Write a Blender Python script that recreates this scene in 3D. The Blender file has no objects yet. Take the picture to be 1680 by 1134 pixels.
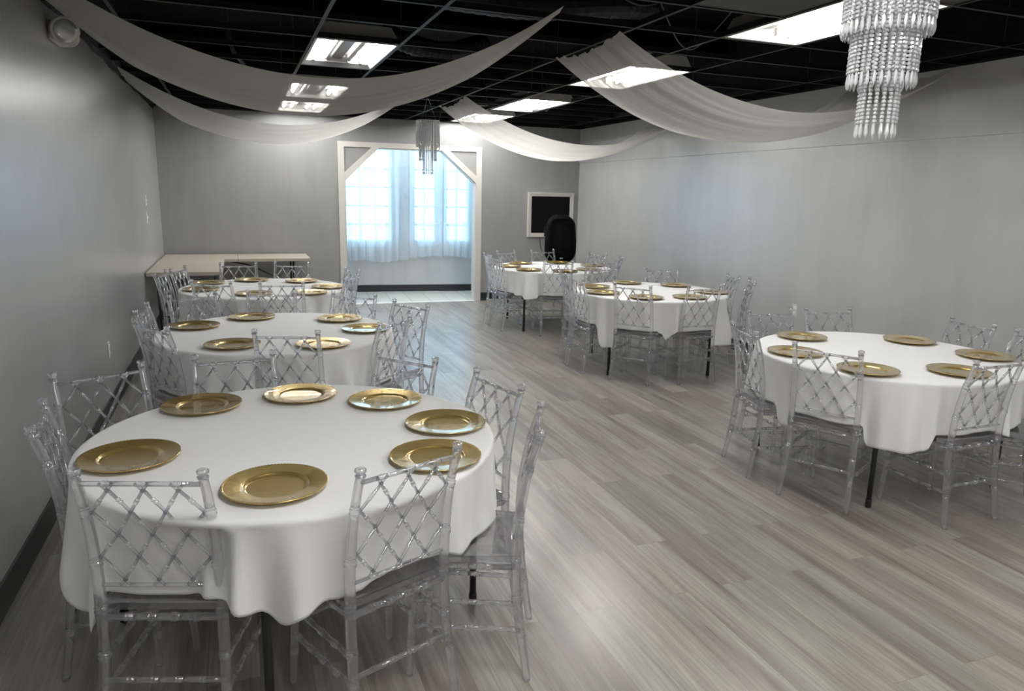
import bpy, bmesh, math, random
from mathutils import Vector, Matrix, noise
C = bpy.data.scenes[0].collection
scn = bpy.context.scene
PI = math.pi
rad = math.radians
random.seed(7)

# ------------------------------------------------------------------ helpers
def new_mesh(name, bm, mats, smooth=False):
    me = bpy.data.meshes.new(name)
    bm.normal_update()
    bm.to_mesh(me); bm.free()
    for m in (mats if isinstance(mats, (list, tuple)) else [mats]):
        me.materials.append(m)
    if smooth:
        for p in me.polygons: p.use_smooth = True
    return me

def link(name, me, parent=None, loc=(0, 0, 0), rotz=0):
    o = bpy.data.objects.new(name, me); C.objects.link(o)
    o.location = loc; o.rotation_euler = (0, 0, rotz)
    if parent: o.parent = parent
    return o

def obj(name, bm, mats, parent=None, loc=(0, 0, 0), rotz=0, smooth=False):
    return link(name, new_mesh(name, bm, mats, smooth), parent, loc, rotz)

def thing(name, label, cat, loc=(0, 0, 0), rotz=0, group=None):
    o = bpy.data.objects.new(name, None); C.objects.link(o)
    o.empty_display_size = .1
    o.location = loc; o.rotation_euler = (0, 0, rotz)
    return tag(o, label, cat, group)

def tag(o, label, cat, group=None):
    o['label'] = label; o['category'] = cat
    if group: o['group'] = group
    return o

def struct(name, bm, mats, parent=None, smooth=False, label=None):
    o = obj(name, bm, mats, parent, smooth=smooth)
    o['kind'] = 'structure'
    if label: o['label'] = label
    return o

def box(bm, x0, x1, y0, y1, z0, z1, mi=0):
    vs = [bm.verts.new((x, y, z)) for z in (z0, z1) for y in (y0, y1) for x in (x0, x1)]
    for f in ((0, 2, 3, 1), (4, 5, 7, 6), (0, 1, 5, 4), (2, 6, 7, 3), (0, 4, 6, 2), (1, 3, 7, 5)):
        fc = bm.faces.new([vs[i] for i in f]); fc.material_index = mi
    return vs

def bbox(x0, x1, y0, y1, z0, z1, bev=.004, seg=2):
    bm = bmesh.new(); box(bm, x0, x1, y0, y1, z0, z1)
    bmesh.ops.bevel(bm, geom=bm.edges[:], offset=bev, segments=seg, affect='EDGES', profile=.6)
    return bm

def sweep(bm, pts, rads, n=10, cap=True, closed=False):
    pts = [Vector(p) for p in pts]; m = len(pts)
    prev = None; rings = []
    for i, p in enumerate(pts):
        if closed: t = pts[(i + 1) % m] - pts[i - 1]
        else: t = pts[min(i + 1, m - 1)] - pts[max(i - 1, 0)]
        t.normalize()
        if prev is None:
            a = Vector((0, 0, 1)) if abs(t.z) < .9 else Vector((0, 1, 0))
            u = t.cross(a).normalized()
        else:
            u = (prev - t * prev.dot(t)).normalized()
        prev = u; v = t.cross(u)
        r = rads[i] if isinstance(rads, (list, tuple)) else rads
        rings.append([bm.verts.new(p + (u * math.cos(2 * PI * k / n) + v * math.sin(2 * PI * k / n)) * r) for k in range(n)])
    for i in range(m if closed else m - 1):
        a, b = rings[i], rings[(i + 1) % m]
        for k in range(n):
            bm.faces.new((a[k], a[(k + 1) % n], b[(k + 1) % n], b[k]))
    if cap and not closed:
        bm.faces.new(rings[0][::-1]); bm.faces.new(rings[-1])
    return rings

def lathe(bm, prof, n=32, loc=(0, 0, 0), closed_top=True, closed_bot=True):
    x, y, z = loc; rings = []
    for r, h in prof:
        rings.append([bm.verts.new((x + r * math.cos(2 * PI * k / n), y + r * math.sin(2 * PI * k / n), z + h)) for k in range(n)])
    for a, b in zip(rings, rings[1:]):
        for k in range(n):
            bm.faces.new((a[k], a[(k + 1) % n], b[(k + 1) % n], b[k]))
    if closed_bot: bm.faces.new(rings[0][::-1])
    if closed_top: bm.faces.new(rings[-1])

def catmull(P, n):
    P = [Vector(p) for p in P]; out = []
    Q = [P[0] * 2 - P[1]] + P + [P[-1] * 2 - P[-2]]
    segs = len(P) - 1
    for i in range(n + 1):
        s = i / n * segs; k = min(int(s), segs - 1); t = s - k
        a, b, c, d = Q[k:k + 4]
        out.append(.5 * ((2 * b) + (c - a) * t + (2 * a - 5 * b + 4 * c - d) * t * t + (3 * b - a - 3 * c + d) * t ** 3))
    return out

# ------------------------------------------------------------------ materials
def mat(name, col=(.5, .5, .5), rough=.5, metal=0, spec=.5, **kw):
    m = bpy.data.materials.new(name); m.use_nodes = True
    b = m.node_tree.nodes['Principled BSDF']
    b.inputs['Base Color'].default_value = (*col, 1)
    b.inputs['Roughness'].default_value = rough
    b.inputs['Metallic'].default_value = metal
    b.inputs['Specular IOR Level'].default_value = spec
    for k, v in kw.items(): b.inputs[k].default_value = v
    return m

class NT:
    def __init__(s, m): s.m = m; s.t = m.node_tree; s.b = s.t.nodes.get('Principled BSDF'); s.out = s.t.nodes['Material Output']
    def n(s, ty, **kw):
        nd = s.t.nodes.new(ty)
        for k, v in kw.items():
            if k.startswith('_'): setattr(nd, k[1:], v)
            else: nd.inputs[k.replace('__', ' ')].default_value = v
        return nd
    def l(s, a, b): s.t.links.new(a, b)

def ramp(nt, fac, stops):
    r = nt.n('ShaderNodeValToRGB'); nt.l(fac, r.inputs[0])
    e = r.color_ramp.elements
    while len(e) < len(stops): e.new(.5)
    for el, (p, c) in zip(e, stops):
        el.position = p; el.color = (*c, 1) if len(c) == 3 else c
    return r.outputs[0]

def coords(nt, scale=(1, 1, 1), rot=(0, 0, 0)):
    t = nt.n('ShaderNodeTexCoord'); mp = nt.n('ShaderNodeMapping')
    mp.inputs['Scale'].default_value = scale; mp.inputs['Rotation'].default_value = rot
    nt.l(t.outputs['Object'], mp.inputs[0]); return mp.outputs[0]

# painted plaster, semi-gloss with vertical roller runs
def wall_mat(name, col, rough=.33, streak=.03, axis_scale=(1.2, 1.2, .12), coat=.7, bs=.3):
    m = mat(name, col, rough, spec=.9); nt = NT(m)
    co = coords(nt, axis_scale)
    n1 = nt.n('ShaderNodeTexNoise', Scale=7.0, Detail=5.0, Roughness=.6); nt.l(co, n1.inputs['Vector'])
    c2 = coords(nt, (1, 1, 1)); n2 = nt.n('ShaderNodeTexNoise', Scale=1.7, Detail=6.0, Roughness=.6); nt.l(c2, n2.inputs['Vector'])
    n3 = nt.n('ShaderNodeTexNoise', Scale=160.0, Detail=2.0); nt.l(c2, n3.inputs['Vector'])
    mx = nt.n('ShaderNodeMix', _data_type='FLOAT', Factor=.5); nt.l(n1.outputs[0], mx.inputs[2]); nt.l(n2.outputs[0], mx.inputs[3])
    col2 = tuple(c * .9 for c in col); col1 = tuple(min(1, c * 1.08) for c in col)
    nt.l(ramp(nt, mx.outputs[0], [(.35, col2), (.65, col1)]), nt.b.inputs['Base Color'])
    r = ramp(nt, n1.outputs[0], [(.25, (rough - .02,) * 3), (.8, (rough + .05,) * 3)])
    nt.l(r, nt.b.inputs['Roughness'])
    b1 = nt.n('ShaderNodeBump', Strength=bs, Distance=streak); nt.l(n1.outputs[0], b1.inputs['Height'])
    nt.b.inputs['Coat Weight'].default_value = coat; nt.b.inputs['Coat Roughness'].default_value = .30
    b2 = nt.n('ShaderNodeBump', Strength=.12, Distance=.002); nt.l(n3.outputs[0], b2.inputs['Height']); nt.l(b1.outputs[0], b2.inputs['Normal'])
    nt.l(b2.outputs[0], nt.b.inputs['Normal'])
    return m

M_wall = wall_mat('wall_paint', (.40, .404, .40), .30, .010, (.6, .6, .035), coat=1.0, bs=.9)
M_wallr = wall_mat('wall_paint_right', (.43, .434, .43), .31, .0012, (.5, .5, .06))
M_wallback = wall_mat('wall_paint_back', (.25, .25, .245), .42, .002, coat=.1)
M_alc = wall_mat('alcove_paint', (.52, .53, .53), .5, .005)
M_black = mat('black_paint', (.004, .004, .005), .6, spec=.2)
M_deck = mat('deck_black', (.0022, .0022, .003), .8, spec=.08)
M_tee = mat('grid_tee_black', (.009, .0095, .010), .5, spec=.22)
M_pipe = mat('grey_conduit', (.035, .037, .042), .45, .1)
M_duct = mat('dark_foil_duct', (.005, .007, .012), .45, .1, spec=.3)
M_beam = mat('black_beam', (.003, .003, .004), .6, spec=.12)
M_base = mat('vinyl_baseboard', (.012, .016, .018), .4)
M_trim = mat('trim_white', (.56, .54, .50), .4)
M_jamb = mat('jamb_white', (.6, .6, .58), .4)
M_white = mat('white_enamel', (.82, .82, .79), .35)
M_house = mat('fixture_enamel', (.36, .355, .335), .4)
M_plas = mat('ivory_plastic', (.62, .60, .54), .35)
M_screen = mat('black_screen', (.002, .002, .003), .5, spec=.15)
M_spk = mat('speaker_black', (.0015, .0018, .0025), .8, spec=.1)
M_steel = mat('black_steel', (.012, .014, .015), .35)
M_rub = mat('black_rubber', (.006, .006, .006), .6)
M_tile = mat('painted_tile', (.018, .018, .017), .6)
M_chrome = mat('chrome', (.75, .75, .77), .12, 1)
M_cord = mat('black_cord', (.01, .01, .01), .5)
M_badge = mat('badge_silver', (.35, .36, .38), .4, .6)
M_wire = mat('wire_grey', (.12, .12, .12), .5, .4)

def tube_mat(name, s, col=(1, .992, .97)):
    m = mat(name, (.9, .9, .88), .3)
    b = m.node_tree.nodes['Principled BSDF']
    b.inputs['Emission Color'].default_value = (*col, 1); b.inputs['Emission Strength'].default_value = s
    return m
M_tube = tube_mat('lit_tube', 58)
M_tubeoff = mat('unlit_tube', (.85, .85, .82), .25)

# luxury vinyl planks
def floor_mat():
    m = mat('grey_oak_planks', rough=.35); nt = NT(m)
    co = coords(nt, (1, 1, 1), (0, 0, PI / 2))
    def brick(c1, c2, mort, off=0):
        b = nt.n('ShaderNodeTexBrick', Scale=1.0); b.offset = .37; b.offset_frequency = 2; b.squash = 1
        b.inputs['Color1'].default_value = (*c1, 1); b.inputs['Color2'].default_value = (*c2, 1)
        b.inputs['Mortar'].default_value = (*mort, 1)
        b.inputs['Mortar Size'].default_value = .0011; b.inputs['Mortar Smooth'].default_value = .1
        b.inputs['Bias'].default_value = 0; b.inputs['Brick Width'].default_value = 1.22; b.inputs['Row Height'].default_value = .178
        nt.l(co, b.inputs['Vector']); return b
    b = brick((0, 0, 0), (1, 1, 1), (.5, .5, .5))
    # per plank random value used to offset the grain
    sep = nt.n('ShaderNodeMath', _operation='MULTIPLY'); sep.inputs[1].default_value = 37.0; nt.l(b.outputs['Color'], sep.inputs[0])
    tc = nt.n('ShaderNodeTexCoord')
    comb = nt.n('ShaderNodeCombineXYZ'); nt.l(sep.outputs[0], comb.inputs[0]); nt.l(sep.outputs[0], comb.inputs[1])
    add = nt.n('ShaderNodeVectorMath', _operation='ADD'); nt.l(tc.outputs['Object'], add.inputs[0]); nt.l(comb.outputs[0], add.inputs[1])
    def grain(scale, sc, det, ro):
        mp = nt.n('ShaderNodeMapping'); mp.inputs['Scale'].default_value = scale; nt.l(add.outputs[0], mp.inputs[0])
        n = nt.n('ShaderNodeTexNoise', Scale=sc, Detail=det, Roughness=ro); nt.l(mp.outputs[0], n.inputs['Vector']); return n.outputs[0]
    g1 = grain((9, .55, 1), 1.0, 5.0, .62)      # broad streaks
    g2 = grain((60, 2.2, 1), 1.0, 6.0, .7)      # fine grain
    g3 = grain((1.6, .9, 1), 1.0, 2.0, .5)      # hue patches
    base = ramp(nt, g1, [(.30, (.150, .138, .116)), (.44, (.235, .222, .188)), (.60, (.335, .325, .283))])
    fine = ramp(nt, g2, [(.35, (.74, .74, .74)), (.62, (1.12, 1.12, 1.12))])
    mul = nt.n('ShaderNodeMix', _data_type='RGBA', _blend_type='MULTIPLY', Factor=1.0); nt.l(base, mul.inputs[6]); nt.l(fine, mul.inputs[7])
    plank = ramp(nt, b.outputs['Color'], [(0, (.78, .765, .76)), (.5, (1, 1, 1)), (1, (1.1, 1.07, 1.06))])
    mul2 = nt.n('ShaderNodeMix', _data_type='RGBA', _blend_type='MULTIPLY', Factor=1.0); nt.l(mul.outputs[2], mul2.inputs[6]); nt.l(plank, mul2.inputs[7])
    pink = ramp(nt, g3, [(.45, (1, 1, 1)), (.75, (1.03, .965, .95))])
    mul3 = nt.n('ShaderNodeMix', _data_type='RGBA', _blend_type='MULTIPLY', Factor=1.0); nt.l(mul2.outputs[2], mul3.inputs[6]); nt.l(pink, mul3.inputs[7])
    seam = nt.n('ShaderNodeMix', _data_type='RGBA', _blend_type='MULTIPLY', Factor=1.0)
    sm = ramp(nt, b.outputs['Fac'], [(0, (1, 1, 1)), (1, (.72, .70, .68))]); nt.l(mul3.outputs[2], seam.inputs[6]); nt.l(sm, seam.inputs[7])
    nt.l(seam.outputs[2], nt.b.inputs['Base Color'])
    nt.b.inputs['Coat Weight'].default_value = .2; nt.b.inputs['Coat Roughness'].default_value = .25
    nt.l(ramp(nt, g2, [(.3, (.27,) * 3), (.7, (.37,) * 3)]), nt.b.inputs['Roughness'])
    bp = nt.n('ShaderNodeBump', Strength=.12, Distance=.002); nt.l(g2, bp.inputs['Height']); nt.l(bp.outputs[0], nt.b.inputs['Normal'])
    return m
M_floor = floor_mat()

def tile_mat():
    m = mat('white_floor_tile', rough=.3); nt = NT(m)
    co = coords(nt, (1, 1, 1), (0, 0, rad(5)))
    b = nt.n('ShaderNodeTexBrick', Scale=1.0); b.offset = 0; b.inputs['Brick Width'].default_value = .31; b.inputs['Row Height'].default_value = .62
    b.inputs['Mortar Size'].default_value = .005
    b.inputs['Color1'].default_value = (.60, .58, .52, 1); b.inputs['Color2'].default_value = (.64, .62, .56, 1); b.inputs['Mortar'].default_value = (.28, .27, .25, 1)
    nt.l(co, b.inputs['Vector']); nt.l(b.outputs[0], nt.b.inputs['Base Color']); return m
M_tilefloor = tile_mat()

def acrylic():
    # clear, faintly violet acrylic: straight transmission, some refraction, a little internal haze, surface gloss
    m = bpy.data.materials.new('clear_acrylic'); m.use_nodes = True; t = m.node_tree; t.nodes.clear()
    N = t.nodes.new; L = t.links.new
    o = N('ShaderNodeOutputMaterial')
    lw = N('ShaderNodeLayerWeight'); lw.inputs[0].default_value = .45
    tint = N('ShaderNodeValToRGB'); e = tint.color_ramp.elements
    e[0].position = .45; e[0].color = (.985, .985, .995, 1); e[1].position = .97; e[1].color = (.60, .59, .68, 1)
    L(lw.outputs['Facing'], tint.inputs[0])
    g = N('ShaderNodeBsdfGlass'); g.inputs['IOR'].default_value = 1.42; g.inputs['Roughness'].default_value = .03; g.inputs['Color'].default_value = (.99, .99, 1, 1)
    tr = N('ShaderNodeBsdfTransparent'); L(tint.outputs[0], tr.inputs[0])
    hz = N('ShaderNodeBsdfTranslucent'); hz.inputs[0].default_value = (.84, .84, .93, 1)
    hd = N('ShaderNodeBsdfDiffuse'); hd.inputs[0].default_value = (.84, .84, .93, 1)
    gl = N('ShaderNodeBsdfGlossy'); gl.inputs['Roughness'].default_value = .05
    mh = N('ShaderNodeMixShader'); mh.inputs[0].default_value = .5; L(hz.outputs[0], mh.inputs[1]); L(hd.outputs[0], mh.inputs[2])
    m1 = N('ShaderNodeMixShader'); m1.inputs[0].default_value = .62; L(tr.outputs[0], m1.inputs[1]); L(g.outputs[0], m1.inputs[2])
    m2 = N('ShaderNodeMixShader'); m2.inputs[0].default_value = .075; L(m1.outputs[0], m2.inputs[1]); L(mh.outputs[0], m2.inputs[2])
    fr = N('ShaderNodeFresnel'); fr.inputs[0].default_value = 2.3
    geo = N('ShaderNodeNewGeometry'); ml = N('ShaderNodeMath'); ml.operation = 'MULTIPLY_ADD'; ml.inputs[1].default_value = -1; ml.inputs[2].default_value = 1
    L(geo.outputs['Backfacing'], ml.inputs[0])
    m_ = N('ShaderNodeMath'); m_.operation = 'MULTIPLY'; L(fr.outputs[0], m_.inputs[0]); L(ml.outputs[0], m_.inputs[1])
    m3 = N('ShaderNodeMixShader'); L(m_.outputs[0], m3.inputs[0]); L(m2.outputs[0], m3.inputs[1]); L(gl.outputs[0], m3.inputs[2])
    L(m3.outputs[0], o.inputs[0]); return m
M_acr = acrylic()

def crystal():
    m = bpy.data.materials.new('cut_crystal'); m.use_nodes = True; t = m.node_tree; t.nodes.clear()
    o = t.nodes.new('ShaderNodeOutputMaterial')
    g = t.nodes.new('ShaderNodeBsdfGlass'); g.inputs['IOR'].default_value = 1.6; g.inputs['Roughness'].default_value = .02; g.inputs['Color'].default_value = (.97, .98, 1, 1)
    gl = t.nodes.new('ShaderNodeBsdfGlossy'); gl.inputs['Roughness'].default_value = .15; gl.inputs['Color'].default_value = (.9, .9, .92, 1)
    df = t.nodes.new('ShaderNodeBsdfDiffuse'); df.inputs[0].default_value = (.9, .91, .93, 1)
    m1 = t.nodes.new('ShaderNodeMixShader'); m1.inputs[0].default_value = .35; t.links.new(g.outputs[0], m1.inputs[1]); t.links.new(gl.outputs[0], m1.inputs[2])
    m2 = t.nodes.new('ShaderNodeMixShader'); m2.inputs[0].default_value = .55; t.links.new(m1.outputs[0], m2.inputs[1]); t.links.new(df.outputs[0], m2.inputs[2])
    t.links.new(m2.outputs[0], o.inputs[0]); return m
M_crys = crystal()

def sheer(name, col, transp, transl, wsc=(60, 60, 60)):
    m = bpy.data.materials.new(name); m.use_nodes = True; t = m.node_tree; t.nodes.clear()
    o = t.nodes.new('ShaderNodeOutputMaterial')
    d = t.nodes.new('ShaderNodeBsdfDiffuse'); d.inputs[0].default_value = (*col, 1)
    tl = t.nodes.new('ShaderNodeBsdfTranslucent'); tl.inputs[0].default_value = (*col, 1)
    tr = t.nodes.new('ShaderNodeBsdfTransparent'); tr.inputs[0].default_value = (.97, .97, .97, 1)
    m1 = t.nodes.new('ShaderNodeMixShader'); m1.inputs[0].default_value = transl; t.links.new(d.outputs[0], m1.inputs[1]); t.links.new(tl.outputs[0], m1.inputs[2])
    lw = t.nodes.new('ShaderNodeLayerWeight'); lw.inputs[0].default_value = .35
    mr = t.nodes.new('ShaderNodeMapRange'); mr.inputs[3].default_value = transp; mr.inputs[4].default_value = transp * .2
    t.links.new(lw.outputs['Facing'], mr.inputs[0])
    m2 = t.nodes.new('ShaderNodeMixShader'); t.links.new(mr.outputs[0], m2.inputs[0]); t.links.new(m1.outputs[0], m2.inputs[1]); t.links.new(tr.outputs[0], m2.inputs[2])
    t.links.new(m2.outputs[0], o.inputs[0]); return m
M_swag = sheer('ivory_sheer', (.62, .61, .58), .30, .30)
M_curt = sheer('white_sheer', (.88, .91, .95), .27, .62)

def cloth_mat():
    m = mat('white_tablecloth', (.84, .84, .835), .75, spec=.2); nt = NT(m)
    nt.b.inputs['Sheen Weight'].default_value = .15
    co = coords(nt); n = nt.n('ShaderNodeTexNoise', Scale=5.0, Detail=5.0, Roughness=.55); nt.l(co, n.inputs['Vector'])
    b = nt.n('ShaderNodeBump', Strength=.5, Distance=.012); nt.l(n.outputs[0], b.inputs['Height']); nt.l(b.outputs[0], nt.b.inputs['Normal'])
    return m
M_cloth = cloth_mat()
M_gold = mat('gold_lacquer', (.56, .395, .125), .27, .72)
M_gold.node_tree.nodes['Principled BSDF'].inputs['Coat Weight'].default_value = 1.0
M_gold.node_tree.nodes['Principled BSDF'].inputs['Coat Roughness'].default_value = .05
M_ftop = mat('beige_laminate', (.44, .40, .335), .45)
M_fedge = mat('beige_edge', (.36, .33, .28), .5)
M_glass = mat('window_glass', (1, 1, 1), .0, **{'Transmission Weight': 1.0, 'IOR': 1.02})
M_lens = mat('lamp_lens', (.5, .51, .52), .12, .5)

# ------------------------------------------------------------------ room dimensions (metres, camera above the origin)
XL, XR, YB, ZC, ZK, YF = -.956, 5.29, 11.105, 2.735, 2.204, -2.6
BS = -.014                      # back wall is very slightly out of square
ZD = 3.55
def by(x): return YB + BS * x

bm = bmesh.new(); box(bm, XL - .1, XR + .1, YF - .1, YB + .02, -.05, 0)
struct('floor', bm, M_floor, label='grey oak vinyl plank floor')
bm = bmesh.new(); box(bm, .0, 5.8, YB + .02, 13.2, -.05, 0)
struct('floor', bm, M_tilefloor, label='white tile floor beyond the opening')
bm = bmesh.new(); box(bm, XL - .1, XR + .1, YF - .1, YB + .1, ZD, ZD + .05)
struct('ceiling', bm, M_deck, label='black painted roof deck above the open grid')

def wall_box(bm, x0, x1, y0, y1):
    box(bm, x0, x1, y0, y1, 0, ZC, 0); box(bm, x0, x1, y0, y1, ZC, ZD, 1)
bm = bmesh.new(); wall_box(bm, XL - .1, XL, YF, YB + .05)
struct('wall_left', bm, [M_wall, M_black], label='glossy grey wall on the left')
bm = bmesh.new(); box(bm, XR, XR + .1, YF, YB + .05, 0, ZK); box(bm, XR - .010, XR + .1, YF, YB + .05, ZK + .003, ZC, 0); box(bm, XR + .012, XR + .1, YF, YB + .05, ZC, ZD, 1)
struct('wall_right', bm, [M_wallr, M_black], label='grey wall on the right with a seam line')
bm = bmesh.new(); wall_box(bm, XL - .1, XR + .1, YF - .1, YF)
struct('wall_front', bm, [M_wallback, M_black], label='grey wall behind the viewer')

# back wall with opening
OX0, OX1, OZ = 1.52, 3.53, 2.315
TH = .14
def wall_quad(bm, x0, x1, z0, z1, mi=0, t=TH, off=0):
    vs = []
    for z in (z0, z1):
        for x, dy in ((x0, 0), (x1, 0), (x1, t), (x0, t)):
            vs.append(bm.verts.new((x, by(x) + off + dy, z)))
    for f in ((3, 2, 1, 0), (4, 5, 6, 7), (0, 1, 5, 4), (1, 2, 6, 5), (2, 3, 7, 6), (3, 0, 4, 7)):
        fc = bm.faces.new([vs[i] for i in f]); fc.material_index = mi
def wall_poly(bm, pts, t, off=0, mi=0):
    a = [bm.verts.new((x, by(x) + off, z)) for x, z in pts]
    b = [bm.verts.new((x, by(x) + off + t, z)) for x, z in pts]
    n = len(pts)
    fs = [bm.faces.new(a), bm.faces.new(b[::-1])]
    for i in range(n): fs.append(bm.faces.new((a[i], b[i], b[(i + 1) % n], a[(i + 1) % n])))
    for f in fs: f.material_index = mi
bm = bmesh.new()
wall_quad(bm, XL - .1, OX0, 0, ZC); wall_quad(bm, OX1, XR + .1, 0, ZC); wall_quad(bm, OX0, OX1, OZ, ZC)
wall_quad(bm, XL - .1, XR + .1, ZC, ZD, 1)
wall_poly(bm, [(OX0, 1.845), (2.005, OZ), (OX0, OZ)], TH); wall_poly(bm, [(OX1, 1.855), (OX1, OZ), (3.0, OZ)], TH)
bmesh.ops.recalc_face_normals(bm, faces=bm.faces[:])
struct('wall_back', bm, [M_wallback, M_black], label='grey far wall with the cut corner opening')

# casing of the opening
ft = .022
bm = bmesh.new()
wall_poly(bm, [(1.43, 0), (1.52, 0), (1.52, 2.39), (1.43, 2.39)], ft, -ft)
wall_poly(bm, [(3.53, 0), (3.62, 0), (3.62, 2.39), (3.53, 2.39)], ft, -ft)
wall_poly(bm, [(1.52, 2.315), (3.53, 2.315), (3.53, 2.39), (1.52, 2.39)], ft, -ft)
wall_poly(bm, [(1.52, 1.83), (1.52, 1.95), (1.915, 2.315), (2.03, 2.315)], ft, -ft - .002)
wall_poly(bm, [(3.53, 1.84), (2.98, 2.315), (3.10, 2.315), (3.53, 1.955)], ft, -ft - .002)
bmesh.ops.recalc_face_normals(bm, faces=bm.faces[:])
struct('trim_1', bm, M_trim, label='white casing with diagonal corner braces around the opening')
# jamb lining
bm = bmesh.new()
jl = .012
wall_poly(bm, [(OX0, 0), (OX0 + jl, 0), (OX0 + jl, 1.845), (OX0, 1.845)], TH + .01, -.004)
wall_poly(bm, [(OX1 - jl, 0), (OX1, 0), (OX1, 1.855), (OX1 - jl, 1.855)], TH + .01, -.004)
wall_poly(bm, [(OX0, 1.84), (OX0 + jl, 1.83), (2.015, OZ - jl), (2.005, OZ)], TH + .01, -.004)
wall_poly(bm, [(OX1, 1.85), (3.0, OZ), (2.99, OZ - jl), (OX1 - jl, 1.84)], TH + .01, -.004)
wall_poly(bm, [(2.005, OZ - jl), (3.0, OZ - jl), (3.0, OZ), (2.005, OZ)], TH + .01, -.004)
bmesh.ops.recalc_face_normals(bm, faces=bm.faces[:])
struct('trim_2', bm, M_jamb, label='white jamb lining of the opening')
bm = bmesh.new(); wall_poly(bm, [(OX0, 0), (OX1, 0), (OX1, .006), (OX0, .006)], .10, -.03)
bmesh.ops.recalc_face_normals(bm, faces=bm.faces[:])
struct('trim_3', bm, M_white, label='white threshold strip')

# baseboards
BH = .13
bm = bmesh.new(); box(bm, XL, XL + .012, YF, YB, 0, BH); struct('baseboard_left', bm, M_base)
bm = bmesh.new(); box(bm, XR - .012, XR, YF, YB - .1, 0, BH); struct('baseboard_right', bm, M_base)
bm = bmesh.new(); wall_quad(bm, XL, 1.43, 0, BH, 0, .012, -.012); wall_quad(bm, 3.62, XR, 0, BH, 0, .012, -.012)
bmesh.ops.recalc_face_normals(bm, faces=bm.faces[:]); struct('baseboard_back', bm, M_base)

# alcove beyond the opening
AS = -.10
def ay(x): return 12.36 + AS * (x - 2.8)
ZA = 2.62
WINS = [(1.70, 2.47), (2.83, 3.24), (3.38, 3.80)]
WINS_ALL = [(.35, 1.12)] + WINS + [(4.2, 4.95)]  # first and last are unseen windows, added for more daylight in the alcove
WZ0, WZ1 = .84, 2.50
def apoly(bm, x0, x1, z0, z1, t=.12, off=0):
    vs = []
    for z in (z0, z1):
        for x, dy in ((x0, 0), (x1, 0), (x1, t), (x0, t)):
            vs.append(bm.verts.new((x, ay(x) + off + dy, z)))
    for f in ((3, 2, 1, 0), (4, 5, 6, 7), (0, 1, 5, 4), (1, 2, 6, 5), (2, 3, 7, 6), (3, 0, 4, 7)):
        bm.faces.new([vs[i] for i in f])
bm = bmesh.new()
xs = [.0]
for a, b in WINS_ALL: xs += [a, b]
xs.append(5.8)
for i in range(0, len(xs), 2): apoly(bm, xs[i], xs[i + 1], 0, ZA)
for a, b in WINS_ALL: apoly(bm, a, b, 0, WZ0); apoly(bm, a, b, WZ1, ZA)
bmesh.ops.recalc_face_normals(bm, faces=bm.faces[:])
struct('wall_alcove', bm, M_alc, label='pale wall with windows beyond the opening')
bm = bmesh.new(); apoly(bm, .0, 5.8, 0, .115, .012, -.012); bmesh.ops.recalc_face_normals(bm, faces=bm.faces[:])
struct('baseboard_alcove', bm, M_base)
bm = bmesh.new(); box(bm, -.1, 0, YB + .1, 12.8, 0, ZA); box(bm, 5.8, 5.9, YB + .1, 12.8, 0, ZA)
struct('wall_alcove_ends', bm, M_alc)
bm = bmesh.new(); box(bm, -.1, 5.9, YB + .06, 12.9, ZA, ZA + .1); struct('ceiling', bm, M_alc, label='pale ceiling beyond the opening')

M_frame = mat('window_frame_white', (.55, .58, .62), .4)
for i, (a, b) in enumerate(WINS_ALL):
    bm = bmesh.new(); f = .035
    apoly(bm, a, a + f, WZ0, WZ1, .05, .03); apoly(bm, b - f, b, WZ0, WZ1, .05, .03)
    apoly(bm, a + f, b - f, WZ0, WZ0 + f, .05, .03); apoly(bm, a + f, b - f, WZ1 - f, WZ1, .05, .03)
    nx = 3 if b - a > .6 else 2
    for k in range(1, nx):
        xx = a + (b - a) * k / nx; apoly(bm, xx - .014, xx + .014, WZ0 + f, WZ1 - f, .025, .04)
    z = 1.14
    while z < WZ1 - .1:
        apoly(bm, a + f, b - f, z - .015, z + .015, .025, .042); z += .305
    bmesh.ops.recalc_face_normals(bm, faces=bm.faces[:])
    w = struct('window_%d' % (i + 1), bm, M_frame, label='white muntin window behind sheer curtain')  # the end pair, clear of the curtains, is added out of view
    bm = bmesh.new(); apoly(bm, a + f, b - f, WZ0 + f, WZ1 - f, .004, .055); bmesh.ops.recalc_face_normals(bm, faces=bm.faces[:])
    obj('pane', bm, M_glass, w)

# ------------------------------------------------------------------ sheer curtains
def curtain(name, x0, x1, z0, label, ph, pleats, zt=2.56, dz=.02, off=.10):
    bm = bmesh.new(); nx = int((x1 - x0) * 110); nz = 26; g = []
    for j in range(nz + 1):
        v = j / nz; row = []
        for i in range(nx + 1):
            u = i / nx; x = x0 + (x1 - x0) * u
            amp = .018 + .016 * v
            w = math.sin(u * pleats * 2 * PI + ph + .9 * math.sin(u * 9 + ph)) * amp + .012 * math.sin(u * pleats * .37 * 2 * PI + 2 * ph + v * 2)
            zb = z0 + dz * math.sin(u * 5 + ph * 2)
            row.append(bm.verts.new((x + .006 * math.sin(v * 5 + i * .3), ay(x) - off + w, zt + (zb - zt) * v)))
        g.append(row)
    for j in range(nz):
        for i in range(nx): bm.faces.new((g[j][i], g[j + 1][i], g[j + 1][i + 1], g[j][i + 1]))
    t = thing(name, label, 'curtain', (0, 0, 0), 0, 'sheer curtains over the far windows')
    obj('fabric', bm, M_curt, t, smooth=True)
    bm = bmesh.new(); n = 30
    sweep(bm, [(x0 + (x1 - x0) * k / n, ay(x0 + (x1 - x0) * k / n) - off, zt) for k in range(n + 1)], .010, 8)
    obj('curtain_rod', bm, M_white, t, smooth=True)
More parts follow.
